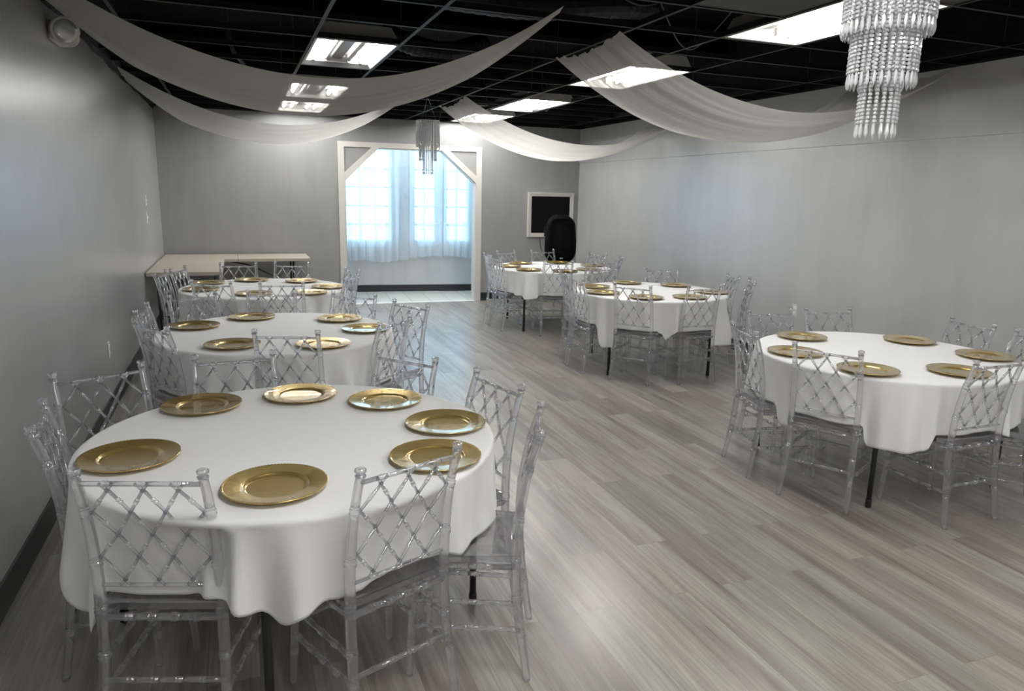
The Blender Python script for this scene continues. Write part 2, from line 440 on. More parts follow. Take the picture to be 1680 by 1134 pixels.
curtain('sheer_curtain', 1.25, 2.02, .56, 'long sheer white curtain over the left side of the wide far window', .3, 6)
curtain('sheer_curtain', 2.03, 2.74, .535, 'sheer white curtain hanging lowest, in the middle left of the far opening', 1.4, 5)
curtain('sheer_curtain', 2.75, 3.32, .60, 'sheer pale curtain over the narrow middle far window', 2.2, 4)
curtain('sheer_curtain', 3.33, 4.05, .60, 'sheer pale curtain over the right hand far window', 3.7, 6)

# ------------------------------------------------------------------ ceiling grid
GX = [-.64, .575, 1.185, 2.42, 3.055, 3.665, 4.88]
FIX = [(.585, 5.57), (.585, 7.95), (.585, 9.62), (3.065, 3.09), (3.065, 5.53), (3.095, 7.92), (3.065, 9.72), (3.065, .66), (.585, -1.77), (3.065, -1.77), (.585, .66)]
GY = [3.10 + .6075 * k for k in range(-9, 13)]
bm = bmesh.new(); tw = .012
for x in GX:
    box(bm, x - tw, x + tw, YF, YB, ZC, ZC + .004); box(bm, x - .002, x + .002, YF, YB, ZC, ZC + .04)
for y in GY:
    if y < YF or y > YB: continue
    for xa, xb in zip([XL] + GX, GX + [XR]):
        if any(xa < fx + .3 < xb and fy + .03 < y < fy + 1.17 for fx, fy in FIX): continue
        box(bm, xa, xb, y - tw, y + tw, ZC + .0005, ZC + .0045); box(bm, xa, xb, y - .002, y + .002, ZC, ZC + .038)
# perimeter angle
box(bm, XL, XL + .025, YF, YB, ZC - .012, ZC + .03); box(bm, XR - .02, XR + .012, YF, YB, ZC, ZC + .02)
box(bm, XL, XR, YB - .09, YB - .07, ZC - .0, ZC + .02)
struct('trim_4', bm, M_tee, label='black ceiling grid with empty cells')
# loose black flashing along the left wall top
bm = bmesh.new(); pr = None; rnd = random.Random(3)
for k in range(90):
    y = 3.0 + k * .09
    zl = ZC - .03 - .018 * abs(math.sin(k * .35)) - rnd.random() * .006
    if y > 10.6: zl -= .02 * (y - 10.6) / .5
    a = bm.verts.new((XL + .028 + .012 * math.sin(k * .5), y, ZC + .05)); b = bm.verts.new((XL + .012, y, zl))
    if pr: bm.faces.new((pr[0], pr[1], b, a))
    pr = (a, b)
o = struct('trim_5', bm, M_black, label='black edge film along the top of the left wall')
sd = o.modifiers.new('s', 'SOLIDIFY'); sd.thickness = .004
# painted tiles left in a few cells
def tile(x0, x1, y0, y1, nm='ceiling_tile', lab=''):
    b = bbox(x0 + .006, x1 - .006, y0 + .006, y1 - .006, ZC + .006, ZC + .02, .002, 1)
    return tag(obj(nm, b, M_tile), lab, 'ceiling tile', 'painted ceiling tiles')
tile(2.42, 3.055, 2.49, 3.71, lab='dark ceiling tile in the grid left of the near right light')
tile(2.42, 3.055, 1.28, 2.49, lab='dark ceiling tile in the grid nearest the viewer, left of the big chandelier')
tile(3.055, 3.665, 1.88, 3.09, lab='dark ceiling tile behind the big chandelier')

# plenum: beams, pipes, ducts, wires
def beam(y, z, lab, x0=XL, x1=XR):
    bm = bmesh.new(); box(bm, x0, x1, y - .05, y + .05, z, z + .02); box(bm, x0, x1, y - .05, y + .05, z + .26, z + .28); box(bm, x0, x1, y - .006, y + .006, z + .02, z + .26)
    tag(obj('roof_beam', bm, M_beam), lab, 'beam')
beam(4.75, 3.24, 'dark steel beam across the ceiling void, nearest the viewer')
beam(7.3, 3.24, 'dark steel beam above the first pair of lights')
beam(9.9, 3.24, 'dark steel beam above the far lights')
def pipe(name, pts, r, m, lab, cat, n=10, grp=None):
    bm = bmesh.new(); sweep(bm, pts, r, n); return tag(obj(name, bm, m, smooth=True), lab, cat, grp)
pipe('conduit', [(.05, 5.1, 3.5), (.05, 5.1, 2.85)], .012, M_pipe, 'grey vertical conduit above the long left swag', 'pipe')
pipe('conduit', catmull([(-.03, 5.0, 3.55), (-.02, 5.0, 3.2), (.0, 5.0, 2.95)], 8), .011, M_pipe, 'short grey conduit left of the tall one', 'pipe')
pipe('conduit', [(XL + .1, 5.4, 3.25), (XR - .1, 5.4, 3.25)], .014, M_pipe, 'thin conduit running across the void', 'pipe')
pipe('conduit', catmull([(.0, 8.4, 3.5), (.05, 8.4, 3.1), (.16, 8.5, 2.95), (.2, 8.6, 2.8)], 14), .02, M_pipe, 'bent conduit between the two left swags', 'pipe')
pipe('cable', catmull([(2.0, 4.2, 3.3), (2.25, 4.3, 2.95), (2.6, 4.4, 2.92), (2.9, 4.3, 3.2)], 20), .008, M_cord, 'black cable looping above the grid near the middle', 'cable')
pipe('cable', catmull([(3.6, 8.6, 3.1), (3.75, 8.7, 2.8), (3.7, 8.75, 2.72), (3.85, 8.8, 2.85), (4.1, 8.8, 3.1)], 20), .006, M_cord, 'tangled cable right of the far light', 'cable')
pipe('cable', catmull([(2.75, 4.6, 3.0), (3.0, 4.7, 2.76), (3.2, 4.75, 2.78), (3.4, 4.6, 3.05)], 20), .005, M_wire, 'loose cable sagging beside the near right light', 'cable')
def duct(pts, r, lab):
    P = catmull(pts, 46); bm = bmesh.new(); sweep(bm, P, [r + (.006 if i % 2 else 0) for i in range(len(P))], 16)
    tag(obj('flexible_duct', bm, M_duct, smooth=False), lab, 'duct')
duct([(1.5, 5.7, 3.15), (2.1, 5.3, 3.05), (2.7, 5.2, 3.1), (3.2, 5.5, 3.2)], .10, 'dark flexible duct above the long swag gathering point')
duct([(1.3, 7.0, 3.1), (1.9, 7.1, 3.0), (2.4, 7.3, 3.15)], .09, 'dark flexible duct beyond the first left light')
# hanger wires
bm = bmesh.new()
for x in GX[1:]:
    for y in GY[10::3]:
        if y < YB: sweep(bm, [(x, y, ZC + .03), (x + .01, y, ZD)], .0015, 4)
o = struct('trim_6', bm, M_wire, label='hanger wires of the ceiling grid')

# ------------------------------------------------------------------ troffers
def alcove_fill_light():  # unseen fixture, added to brighten the alcove and its curtains
    t = thing('added_fill_light', 'added unseen fill tubes on the ceiling beyond the opening', 'ceiling light', (2.8, 11.75, ZA))
    obj('housing', bbox(-1.2, 1.2, -.06, .06, -.05, 0, .008), M_white, t)
    for s in (-1, 1):
        b = bmesh.new(); sweep(b, [(-1.15, s * .03, -.07), (1.15, s * .03, -.07)], .0165, 12); obj('tube', b, tube_mat('cool_fill_tube', 34, (.70, .88, 1)), t, smooth=True)
alcove_fill_light()

def tube_bm(x, y0, y1, z):
    b = bmesh.new(); sweep(b, [(x, y0, z), (x, y0 + .004, z), (x, y1 - .004, z), (x, y1, z)], [.012, .0165, .0165, .012], 12); return b
def troffer(x0, y0, lab, lit=(1, 1, 1, 1), w=.60, l=1.20):
    t = thing('fluorescent_light', lab, 'ceiling light', (x0 + w / 2, y0 + l / 2, ZC), 0, 'recessed fluorescent lights')
    a, b = -w / 2, w / 2; c, d = -l / 2, l / 2; h = .11
    bm = bmesh.new()
    # tapered open housing, white inside
    def ringv(x0, x1, y0, y1, z): return [bm.verts.new(p) for p in ((x0, y0, z), (x1, y0, z), (x1, y1, z), (x0, y1, z))]
    r0 = ringv(a, b, c, d, .0); r1 = ringv(a + .02, b - .02, c + .02, d - .02, .002); r2 = ringv(a + .07, b - .07, c + .025, d - .025, h)
    r3 = ringv(a + .06, b - .06, c + .01, d - .01, h + .012); r4 = ringv(a, b, c, d, .02)
    def skin(p, q):
        for k in range(4): bm.faces.new((p[k], p[(k + 1) % 4], q[(k + 1) % 4], q[k]))
    skin(r0, r1); skin(r1, r2); bm.faces.new(r2); skin(r4, r0); skin(r3, r4); bm.faces.new(r3[::-1])
    obj('housing', bm, M_house, t)
    # centre ballast cover and lamp holders
    obj('ballast_cover', bbox(-.045, .045, c + .03, d - .03, h - .035, h, .008), M_house, t)
    xs = (-.20, -.10, .10, .20)
    for k, on in enumerate(lit):
        if on is None: continue
        obj('tube', tube_bm(xs[k], c + .055, d - .055, h - .045), M_tube if on else M_tubeoff, t, smooth=True)
    for s in (-1, 1):
        for k in range(4):
            yy = (c + .045 if s < 0 else d - .045)
            bm = bmesh.new(); box(bm, xs[k] - .012, xs[k] + .012, yy - .01, yy + .01, h - .07, h - .005)
            obj('lamp_holder', bm, M_plas, t)
    return t
RX = 3.065
troffer(.585, 5.57, 'open fluorescent light with two lit tubes above the long left swag', (1, 0, 0, 1))
troffer(.585, 7.95, 'fluorescent light glowing through the long left swag', (1, 0, 0, 1))
troffer(.585, 9.62, 'fluorescent light hidden by the left swags, next to the far wall', (1, 1, 1, 1))
troffer(RX, 3.09, 'big fluorescent light at the upper right, partly behind the near chandelier', (1, 0, 1, 1))
troffer(RX, 5.53, 'fluorescent light seen through the wide right swag', (1, 1, 1, 1))
troffer(RX + .03, 7.92, 'fluorescent light over the far right table, between the right swags', (1, 1, 1, 1))
troffer(RX, 9.72, 'fluorescent light close to the far wall, half behind the small right swag', (1, 1, 1, 1))
troffer(RX, .66, 'added unseen fill light above and behind the viewer on the right', (1, 0, 1, 1))  # this and the three below are unseen, added as fill for the near tables
troffer(.585, -1.77, 'added unseen fill light behind the viewer on the left', (1, 1, 1, 1))
troffer(RX, -1.77, 'added unseen fill light behind the viewer on the right', (1, 1, 1, 1))
troffer(.585, .66, 'added unseen fill light just above the viewer', (1, 1, 1, 1))

# ------------------------------------------------------------------ ceiling swags
def swag(name, N, F, label, folds, ph, sheer_m=M_swag):
    # N/F: (x0, y0, x1, y1, sag) of the near and far edge
    bm = bmesh.new(); nu, nv = 96, 64; g = []
    zt = ZC - (.004 if folds < 4 else .018)
    for i in range(nu + 1):
        t = i / nu; row = []
        pn = Vector((N[0] * (1 - t) + N[2] * t, N[1] * (1 - t) + N[3] * t, zt - 4 * N[4] * t * (1 - t)))
        pf = Vector((F[0] * (1 - t) + F[2] * t, F[1] * (1 - t) + F[3] * t, zt - 4 * F[4] * t * (1 - t)))
        wid = (pf - pn).length
        env = min(1, 6 * t, 6 * (1 - t))
        for j in range(nv + 1):
            s = j / nv; p = pn.lerp(pf, s)
            belly = -.10 * wid * math.sin(PI * s) * ((.25 if folds < 4 else .5) + (.75 if folds < 4 else .5) * env)
            ss = s + .02 * math.sin(t * 7 + s * 9 + ph)
            k = .55 * math.sin(ss * folds * 2 * PI + ph + 1.2 * t) + .3 * math.sin(ss * folds * 1.73 * 2 * PI + 2.1 * ph - t) + .25 * math.sin(ss * folds * 3.1 * 2 * PI + ph * 3)
            fo = k * .012 * min(1, wid * 1.4)
            row.append(bm.verts.new(p + Vector((0, 0, belly + fo + (.0 if env > .99 else 0)))))
        g.append(row)
    for i in range(nu):
        for j in range(nv): bm.faces.new((g[i][j], g[i + 1][j], g[i + 1][j + 1], g[i][j + 1]))
    o = obj(name, bm, sheer_m, smooth=True)
    return tag(o, label, 'fabric drape', 'sheer fabric swags hung from the ceiling')
swag('fabric_swag', (-.944, 4.091, 1.784, 4.007, .475), (-.934, 5.154, 1.84, 4.443, .579), 'long white sheer swag nearest the viewer, rising from left wall to a point', 2.6, .4)
swag('fabric_swag', (-.922, 7.638, 1.826, 8.087, .413), (-.948, 8.933, 1.868, 8.451, .538), 'cream sheer swag on the left, lower and behind the long one', 2.6, 2.0)
swag('fabric_swag', (2.335, 4.36, 5.19, 4.271, .42), (2.328, 5.357, 5.241, 5.317, .516), 'wide cream pleated swag on the right, passing behind the big chandelier', 6, 1.0)
swag('fabric_swag', (2.379, 7.869, 5.273, 7.822, .445), (2.372, 8.932, 5.268, 8.656, .558), 'small cream pleated swag sagging near the far right corner', 5, 3.0)

# ------------------------------------------------------------------ chairs
H = .93
def ringed(P, base, rings, bump=1.16):
    """radii along polyline P (list of Vector) with bamboo double rings at z fractions"""
    L = [0]
    for a, b in zip(P, P[1:]): L.append(L[-1] + (b - a).length)
    T = L[-1]; pts = []; rr = []
    stations = []
    for f in rings:
        s = f * T
        for d, k in ((-.0095, 1), (-.0075, bump), (-.0035, bump), (-.0015, 1.02), (.0015, 1.02), (.0035, bump), (.0075, bump), (.0095, 1)):
            stations.append((s + d, k))
    for i, s in enumerate(L):
        if all(abs(s - f * T) > .013 for f in rings): stations.append((s, 1))
    stations.sort()
    for s, k in stations:
        s = max(0, min(T, s)); i = 0
        while i < len(L) - 2 and L[i + 1] < s: i += 1
        u = (s - L[i]) / max(1e-9, L[i + 1] - L[i])
        pts.append(P[i].lerp(P[i + 1], u)); rr.append((base(s / T) if callable(base) else base) * k)
    return pts, rr
def rod(bm, a, b, r, rings=(), n=8, bump=1.28):
    P = [Vector(a), Vector(b)]
    p, q = ringed(P, r, rings, bump); sweep(bm, p, q, n)

POSTP = [(.192, -.210, 0), (.184, -.185, .16), (.179, -.165, .32), (.178, -.160, .47), (.177, -.168, .62), (.176, -.195, .78), (.175, -.232, .905)]
POST = catmull(POSTP, 30)
def post_y(z):
    for a, b in zip(POST, POST[1:]):
        if a.z <= z <= b.z: return a.y + (b.y - a.y) * (z - a.z) / (b.z - a.z)
    return POST[-1].y
def mirror(P, s): return [Vector((p.x * s, p.y, p.z)) for p in P]
def post_bm(s):
    bm = bmesh.new(); p, q = ringed(mirror(POST, s), lambda f: .0135 + .004 * math.sin(PI * min(1, f * 1.05)), (.19, .335, .50, .665, .86))
    sweep(bm, p, q, 12); return bm
def finial_bm(s):
    bm = bmesh.new(); lathe(bm, [(.0135, 0), (.0165, .001), (.0165, .005), (.0125, .008), (.0125, .012), (.017, .0155), (.0178, .020), (.016, .0245), (.010, .027), (.002, .028)], 14, (.175 * s, -.232, .902)); return bm
def fleg_bm(s):
    bm = bmesh.new(); P = catmull([(.198 * s, .212, 0), (.192 * s, .205, .15), (.188 * s, .198, .30), (.186 * s, .192, .442)], 14)
    p, q = ringed(P, lambda f: .0125 + .0035 * f, (.28, .55, .85)); sweep(bm, p, q, 12); return bm
def seat_bm():
    bm = bmesh.new(); n = 0
    pts = []
    corners = [(-.182, -.150, .012), (.182, -.150, .012), (.212, .222, .035), (-.212, .222, .035)]
    for i, (x, y, r) in enumerate(corners):
        a0 = [PI, 1.5 * PI, 0, .5 * PI][i]
        cx = x + (r if x < 0 else -r); cy = y + (r if y < 0 else -r)
        for k in range(6): pts.append((cx + r * math.cos(a0 + PI / 2 * k / 5), cy + r * math.sin(a0 + PI / 2 * k / 5)))
    def lay(sc, z): return [bm.verts.new((x * sc, (y - .03) * sc + .03, z)) for x, y in pts]
    L = [lay(.985, .444), lay(1, .448), lay(1, .468), lay(.985, .472), lay(.93, .4735)]
    for a, b in zip(L, L[1:]):
        for k in range(len(pts)): bm.faces.new((a[k], a[(k + 1) % len(pts)], b[(k + 1) % len(pts)], b[k]))
    bm.faces.new(L[0][::-1]); bm.faces.new(L[-1]); return bm
def frame_bm():
    bm = bmesh.new(); z = .428
    rod(bm, (-.17, -.160, z), (.17, -.160, z), .0115, (.2, .4, .6, .8)); rod(bm, (-.178, .193, z), (.178, .193, z), .0115, (.25, .5, .75))
    for s in (-1, 1): rod(bm, (.178 * s, -.15, z), (.186 * s, .185, z), .0115, (.25, .5, .75))
    return bm
BX = .098
ZTOP, ZBOT = .880, .535
def bpt(x, z, dy=0): return (x, post_y(z) + dy, z)
def lattice_bm():
    bm = bmesh.new(); lv = [ZTOP - .022 + (ZBOT + .018 - (ZTOP - .022)) * k / 4 for k in range(5)]
    nodes = [[-BX, 0, BX], [-1.5 * BX - .012, -.5 * BX, .5 * BX, 1.5 * BX + .012], [-BX, 0, BX], [-1.5 * BX - .012, -.5 * BX, .5 * BX, 1.5 * BX + .012], [-BX, 0, BX]]
    for k in range(4):
        for xa in nodes[k]:
            for xb in nodes[k + 1]:
                if abs(xa - xb) < .08:
                    dy = .0025 if xb > xa else -.0025
                    rod(bm, bpt(xa, lv[k], dy), bpt(xb, lv[k + 1], dy), .0052, (.5,), 8, 1.4)
    for k in range(5):
        for x in nodes[k]:
            bmesh.ops.create_icosphere(bm, subdivisions=1, radius=.0085, matrix=Matrix.Translation(bpt(x, lv[k])))
    for x in nodes[0]:
        for s in (-1, 1): rod(bm, bpt(x, lv[0]), bpt(x + s * .017, ZTOP), .005, (), 8)
    for x in nodes[4]:
        for s in (-1, 1): rod(bm, bpt(x, lv[4]), bpt(x + s * .015, ZBOT), .005, (), 8)
    return bm
def rail_bm(z, r):
    bm = bmesh.new(); rod(bm, bpt(-.168, z), bpt(.168, z), r, (.5 - BX / .336, .5, .5 + BX / .336), 10, 1.25); return bm
ZS = [(.285, .0085), (.175, .0085)]
chair_parts = []
def cp(name, bm, smooth=True, sub=None):
    chair_parts.append((name, new_mesh(name, bm, M_acr, smooth), sub))
for s in (-1, 1): cp('back_post', post_bm(s), True, ('finial', new_mesh('finial', finial_bm(s), M_acr, True)))
for s in (-1, 1): cp('front_leg', fleg_bm(s))
cp('seat', seat_bm(), False); cp('seat_frame', frame_bm()); cp('lattice', lattice_bm()); cp('top_rail', rail_bm(ZTOP, .0075)); cp('lower_rail', rail_bm(ZBOT, .0065))
for s in (-1, 1):
    for z, r in ((.29, .0095), (.19, .0095)):
        bm = bmesh.new(); y0 = post_y(z); xx = .181
        rod(bm, (xx * s, y0, z), ((xx + .009) * s, .197, z + .005), r, (.06, .28, .5, .72, .94)); cp('stretcher', bm)
bm = bmesh.new(); rod(bm, (-.18, post_y(.225), .225), (.18, post_y(.225), .225), .009, (.2, .4, .6, .8)); cp('stretcher', bm)
bm = bmesh.new(); rod(bm, (-.188, .2, .25), (.188, .2, .25), .009, (.2, .4, .6, .8)); cp('stretcher', bm)

proto = None
def build_chair():
    r = bpy.data.objects.new('acrylic_chair', None); C.objects.link(r); r.empty_display_size = .1
    for nm, me, sub in chair_parts:
        o = link(nm, me, r)
        if sub: link(sub[0], sub[1], o)
    return r
def copy_tree(o, parent=None):
    c = o.copy(); C.objects.link(c)
    if parent: c.parent = parent
    for ch in o.children: copy_tree(ch, c)
    return c

# table centre, then chairs: (azimuth deg, distance of the back top from centre, facing deg, place phrase)
NAMES = {1: 'nearest left table', 2: 'second left table', 3: 'farthest left table', 4: 'near right table', 5: 'middle right table', 6: 'far right table'}
CEN = {1: (.18, 2.81), 2: (.23, 5.03), 3: (.23, 7.34), 4: (3.78, 3.37), 5: (3.91, 6.38), 6: (3.88, 8.79)}
CH = {
1: [(-125, .818, -108, 'seen from behind, left of the front pair'), (-70.5, .828, -68, 'seen from behind, right of the front pair'), (-33, .96, -23, 'edge-on, standing out into the aisle'),
    (4, .85, 14, 'at its right edge, beyond the edge-on chair'), (47, .83, 39, 'on its far right, behind the plates'), (105, .85, 94, 'on its far side, middle'),
    (139, 1.02, 116, 'on its far left, before the black baseboard'), (179, .86, -174, 'edge-on at its left, closest to viewer')],
2: [(125, .98, 119, 'at its far left near the wall'), (90, .86, 79, 'on its far side, middle'), (46, .86, 57, 'on its far right side'), (4, .92, 30, 'at its right, facing the bright floor'),
    (-42, .90, -43, 'angled at its near right'), (-90, .86, -108, 'seen from behind, middle of near side'), (-147, .86, -146, 'angled at its near left, cloth behind'), (165, .87, 175, 'edge-on at its left by the wall')],
3: [(178, .91, 170, 'edge-on at its left'), (152, .89, 163, 'far left, right of the edge-on one'), (105, .89, 91, 'far side, left of the pair'), (69, .87, 78, 'far side, right of the pair'),
    (8, .86, 15, 'at its right, before the opening'), (-36, .93, -28, 'edge-on at its near right'), (-122, .86, -118, 'near side, left, seen from behind'), (-83, .88, -95, 'near side, middle, seen from behind')],
4: [(162, .90, 166, 'edge-on at its left end'), (103, .86, 86, 'far side, in front of the outlet'), (69, .86, 78, 'far side, right of the outlet'), (7, .92, -8, 'far right, with bright highlights'),
    (-25, .90, -22, 'far right, cut by the picture edge'), (-62, .90, -50, 'near right, cut by the picture edge'), (-156, .88, -152, 'near left, seen from behind'), (-99, .86, -90, 'near side, middle, seen from behind')],
5: [(151, .90, 165, 'edge-on at its far left'), (-178, .86, 178, 'edge-on at its left'), (-132, .88, -144, 'near side, left of the pair'), (-87, .86, -90, 'near side, right of the pair'),
    (-4, .96, -18, 'far right, left of the edge-on one'), (-30, .99, -30, 'edge-on, farthest right by the wall'), (51, .87, 60, 'alone against the grey wall'), (97, .90, 78, 'far left, overlapping the far right table')],
6: [(163, .88, 172, 'edge-on at its left, farther one'), (-168, .88, -178, 'edge-on at its left, nearer one'), (116, .86, 118, 'far side, left, against the wall'), (76, .88, 92, 'far side, in front of the speaker'),
    (20, .86, 15, 'far right, below the speaker shadow'), (-20, .90, -24, 'edge-on at its right end'), (-67, .87, -82, 'near side, right, seen from behind'), (-109, .87, -99, 'near side, middle, seen from behind')],
}
chair_pose = {k: [] for k in CH}
first = build_chair(); used = False
for t, lst in CH.items():
    cx, cy = CEN[t]
    for az, d, fc, ph in lst:
        px, py = cx + d * math.cos(rad(az)), cy + d * math.sin(rad(az))     # midpoint of the back tops
        rz = rad(fc) + PI / 2                                               # local +Y points to the table
        fwd = Vector((-math.sin(rz), math.cos(rz)))
        # origin so that the finials (local y = -.232) land on px, py
        ox, oy = px + fwd.x * .232, py + fwd.y * .232
        c = first if not used else copy_tree(first)
        used = True
        c.location = (ox, oy, 0); c.rotation_euler = (0, 0, rz)
        tag(c, 'clear acrylic chair at %s, %s' % (NAMES[t], ph), 'chair', 'clear acrylic chairs around the round tables')
        chair_pose[t].append((ox, oy, rz))

# ------------------------------------------------------------------ tables, cloths, plates
TZ = .757
LEG0 = {1: -13, 2: -45, 3: -45, 4: -136, 5: -152, 6: -143}
HEM = {1: [(-168, .36), (-160, .44), (-151, .36), (-145, .34), (-141, .37), (-130, .47), (-113, .50), (-104, .46), (-99, .42), (-94, .45), (-88, .48), (-82, .475), (-76, .5), (-68, .52), (-57, .50), (-46, .46), (-38, .44), (-21, .42), (0, .44), (40, .45), (90, .42), (140, .40)],
 4: [(172, .36), (-178, .35), (-167, .41), (-150, .46), (-141, .37), (-135, .38), (-124, .38), (-119, .385), (-112, .48), (-90, .49), (-79, .45), (-70, .5), (-50, .42), (-20, .40), (30, .42), (100, .42)],
 5: [(163, .34), (172, .42), (-160, .46), (-154, .28), (-146, .28), (-141, .44), (-126, .48), (-112, .46), (-108, .40), (-102, .46), (-80, .48), (-72, .32), (-52, .32), (-40, .44), (0, .42), (60, .42), (110, .4)],
 6: [(-168, .44), (-141, .46), (-136, .43), (-122, .45), (-112, .48), (-90, .47), (-60, .42), (0, .42), (90, .42), (150, .42)],
 2: [(-160, .40), (-130, .46), (-90, .48), (-60, .42), (-20, .40), (20, .42), (90, .42), (150, .42)],
 3: [(-150, .42), (-100, .44), (-60, .40), (-10, .42), (60, .42), (120, .42)]}
def lerp_ang(tab, a):
    tab = sorted(((x + 360) % 360, v) for x, v in tab); a %= 360
    ext = [(tab[-1][0] - 360, tab[-1][1])] + tab + [(tab[0][0] + 360, tab[0][1])]
    for (a0, v0), (a1, v1) in zip(ext, ext[1:]):
        if a0 <= a <= a1:
            u = (a - a0) / max(1e-6, a1 - a0); u = u * u * (3 - 2 * u); return v0 + (v1 - v0) * u
    return tab[0][1]

def cloth_bm(t):
    cx, cy = CEN[t]; bm = bmesh.new(); NA = 360; rs = [0, .15, .3, .45, .58, .66, .71, .74]
    rings = []
    rn = random.Random(t)
    pa = [rn.random() * 6.28 for _ in range(6)]
    for r in rs[1:]:
        rings.append([bm.verts.new((r * math.cos(2 * PI * k / NA), r * math.sin(2 * PI * k / NA), TZ + .006)) for k in range(NA)])
    NS = 30
    for j in range(NS + 1):
        s = j / NS; row = []
        for k in range(NA):
            a = 2 * PI * k / NA; ad = math.degrees(a)
            zh = lerp_ang(HEM[t], ad)
            # chairs lift the hem onto their seats
            dirx, diry = math.cos(a), math.sin(a)
            on = 0
            for ox, oy, rz in chair_pose[t]:
                wx, wy = cx + .78 * dirx - ox, cy + .78 * diry - oy
                lx = wx * math.cos(rz) + wy * math.sin(rz); ly = -wx * math.sin(rz) + wy * math.cos(rz)
                if abs(lx) < .215 and -.22 < ly < .26: on = max(on, min(1, (.215 - abs(lx)) / .02))
            if zh < .482: zh = zh * (1 - on) + .482 * on
            if j == 0: r, z = .752, TZ + .005
            elif j == 1: r, z = .763, TZ + .001
            elif j == 2: r, z = .767, TZ - .008
            else:
                u = (j - 2) / (NS - 2); z = TZ - .008 + (zh - (TZ - .008)) * u
                dep = TZ - z
                drop = (TZ - zh)
                f1 = math.sin(9 * a + pa[0] + .7 * math.sin(3 * a + pa[1])); f2 = math.sin(17 * a + pa[2] + .8 * math.sin(5 * a + pa[3])); f3 = math.sin(31 * a + pa[4])
                low = max(0, .45 - zh) * 5
                r = .766 + .05 * dep + (.048 * f1 + .050 * f2 + .020 * f3) * min(1, dep / .30) * (1 - .6 * on) * (.55 + .45 * min(1, low + .3)) - .012 * on * min(1, dep / .2)
            x, y = r * dirx, r * diry
            for ox, oy, rz in chair_pose[t]:
                for _ in range(14):
                    wx, wy = cx + x - ox, cy + y - oy
                    lx = wx * math.cos(rz) + wy * math.sin(rz); ly = -wx * math.sin(rz) + wy * math.cos(rz)
                    lim = post_y(z) + .028
                    if abs(lx) < .225 and ly < lim and ly > -.5 and z < TZ - .03:
                        x -= dirx * .006; y -= diry * .006
                    else: break
            row.append(bm.verts.new((x, y, z)))
        rings.append(row)
    c = bm.verts.new((0, 0, TZ + .006))
    for k in range(NA): bm.faces.new((c, rings[0][k], rings[0][(k + 1) % NA]))
    for a, b in zip(rings, rings[1:]):
        for k in range(NA): bm.faces.new((a[k], b[k], b[(k + 1) % NA], a[(k + 1) % NA]))
    # soften
    sk = [v for row in rings[10:] for v in row]
    for _ in range(5): bmesh.ops.smooth_vert(bm, verts=sk, factor=.5, use_axis_x=True, use_axis_y=True, use_axis_z=False)
    return bm

WHERE = {1: 'nearest the viewer on the left', 2: 'second back on the left', 3: 'farthest on the left', 4: 'nearest on the right side', 5: 'middle of the right row', 6: 'farthest right, before the speaker'}
me_top = None
def tmesh():
    b1 = bmesh.new(); lathe(b1, [(.722, -.024), (.737, -.022), (.740, -.012), (.737, -.002), (.730, 0)], 64, (0, 0, TZ))
    top = new_mesh('table_top', b1, M_ftop, True)
    b2 = bmesh.new(); lathe(b2, [(.0145, .03), (.0145, TZ - .024)], 12); leg = new_mesh('leg', b2, M_steel, True)
    b3 = bmesh.new(); lathe(b3, [(.015, 0), (.017, .003), (.017, .045), (.0155, .048)], 12); tip = new_mesh('leg_tip', b3, M_rub, True)
    b4 = bmesh.new()
    L = .49
    for s in (-1, 1):
        sweep(b4, [(s * L, -L, .60), (s * L, L, .60)], .010, 8); sweep(b4, [(s * L, 0, .60), (s * .1, 0, TZ - .03)], .008, 8)
    br = new_mesh('leg_brace', b4, M_steel, True)
    return top, leg, tip, br
tp, lgm, tipm, brm = tmesh()
for t in CEN:
    cx, cy = CEN[t]
    r = thing('round_table', 'black-legged round table under white cloth, %s' % WHERE[t], 'table', (cx, cy, 0), rad(LEG0[t] - 45), 'round banquet tables')
    link('table_top', tp, r)
    for sx in (-1, 1):
        for sy in (-1, 1):
            l = link('leg', lgm, r, (sx * .49, sy * .49, 0)); link('leg_tip', tipm, l)
    link('leg_brace', brm, r)
    o = obj('tablecloth', cloth_bm(t), M_cloth, loc=(cx, cy, 0), smooth=True)
    sd = o.modifiers.new('thickness', 'SOLIDIFY'); sd.thickness = .0015; sd.offset = -1
    tag(o, 'white cloth on the round table %s' % WHERE[t], 'tablecloth', 'white round tablecloths')

# charger plate
def plate_bm():
    bm = bmesh.new(); n = 192; rings = []
    prof = [(.0, .0035), (.088, .0035), (.096, .0045), (.1015, .0095), (.1035, .0112), (.107, .0118), (.150, .0168), (.156, .0176)]
    under = [(.1635, .0150), (.156, .0150), (.107, .0085), (.100, .002), (.09, .0), (.0, .0)]
    def rg(r, z): return [bm.verts.new((r * math.cos(2 * PI * k / n), r * math.sin(2 * PI * k / n), z)) for k in range(n)]
    c0 = bm.verts.new((0, 0, .0035))
    for r, z in prof[1:]: rings.append(rg(r, z))
    # beaded rim
    for r, z, amp in ((.1585, .0178, .0006), (.1612, .0182, .0020), (.1638, .0178, .0008)):
        rings.append([bm.verts.new((r * math.cos(2 * PI * k / n), r * math.sin(2 * PI * k / n), z + amp * (1 if k % 2 else -.3))) for k in range(n)])
    for r, z in under[:-1]: rings.append(rg(r, z))
    for k in range(n): bm.faces.new((c0, rings[0][k], rings[0][(k + 1) % n]))
    for a, b in zip(rings, rings[1:]):
        for k in range(n): bm.faces.new((a[k], b[k], b[(k + 1) % n], a[(k + 1) % n]))
    bm.faces.new(rings[-1][::-1])
    return bm
plate_me = new_mesh('charger_plate', plate_bm(), M_gold, True)
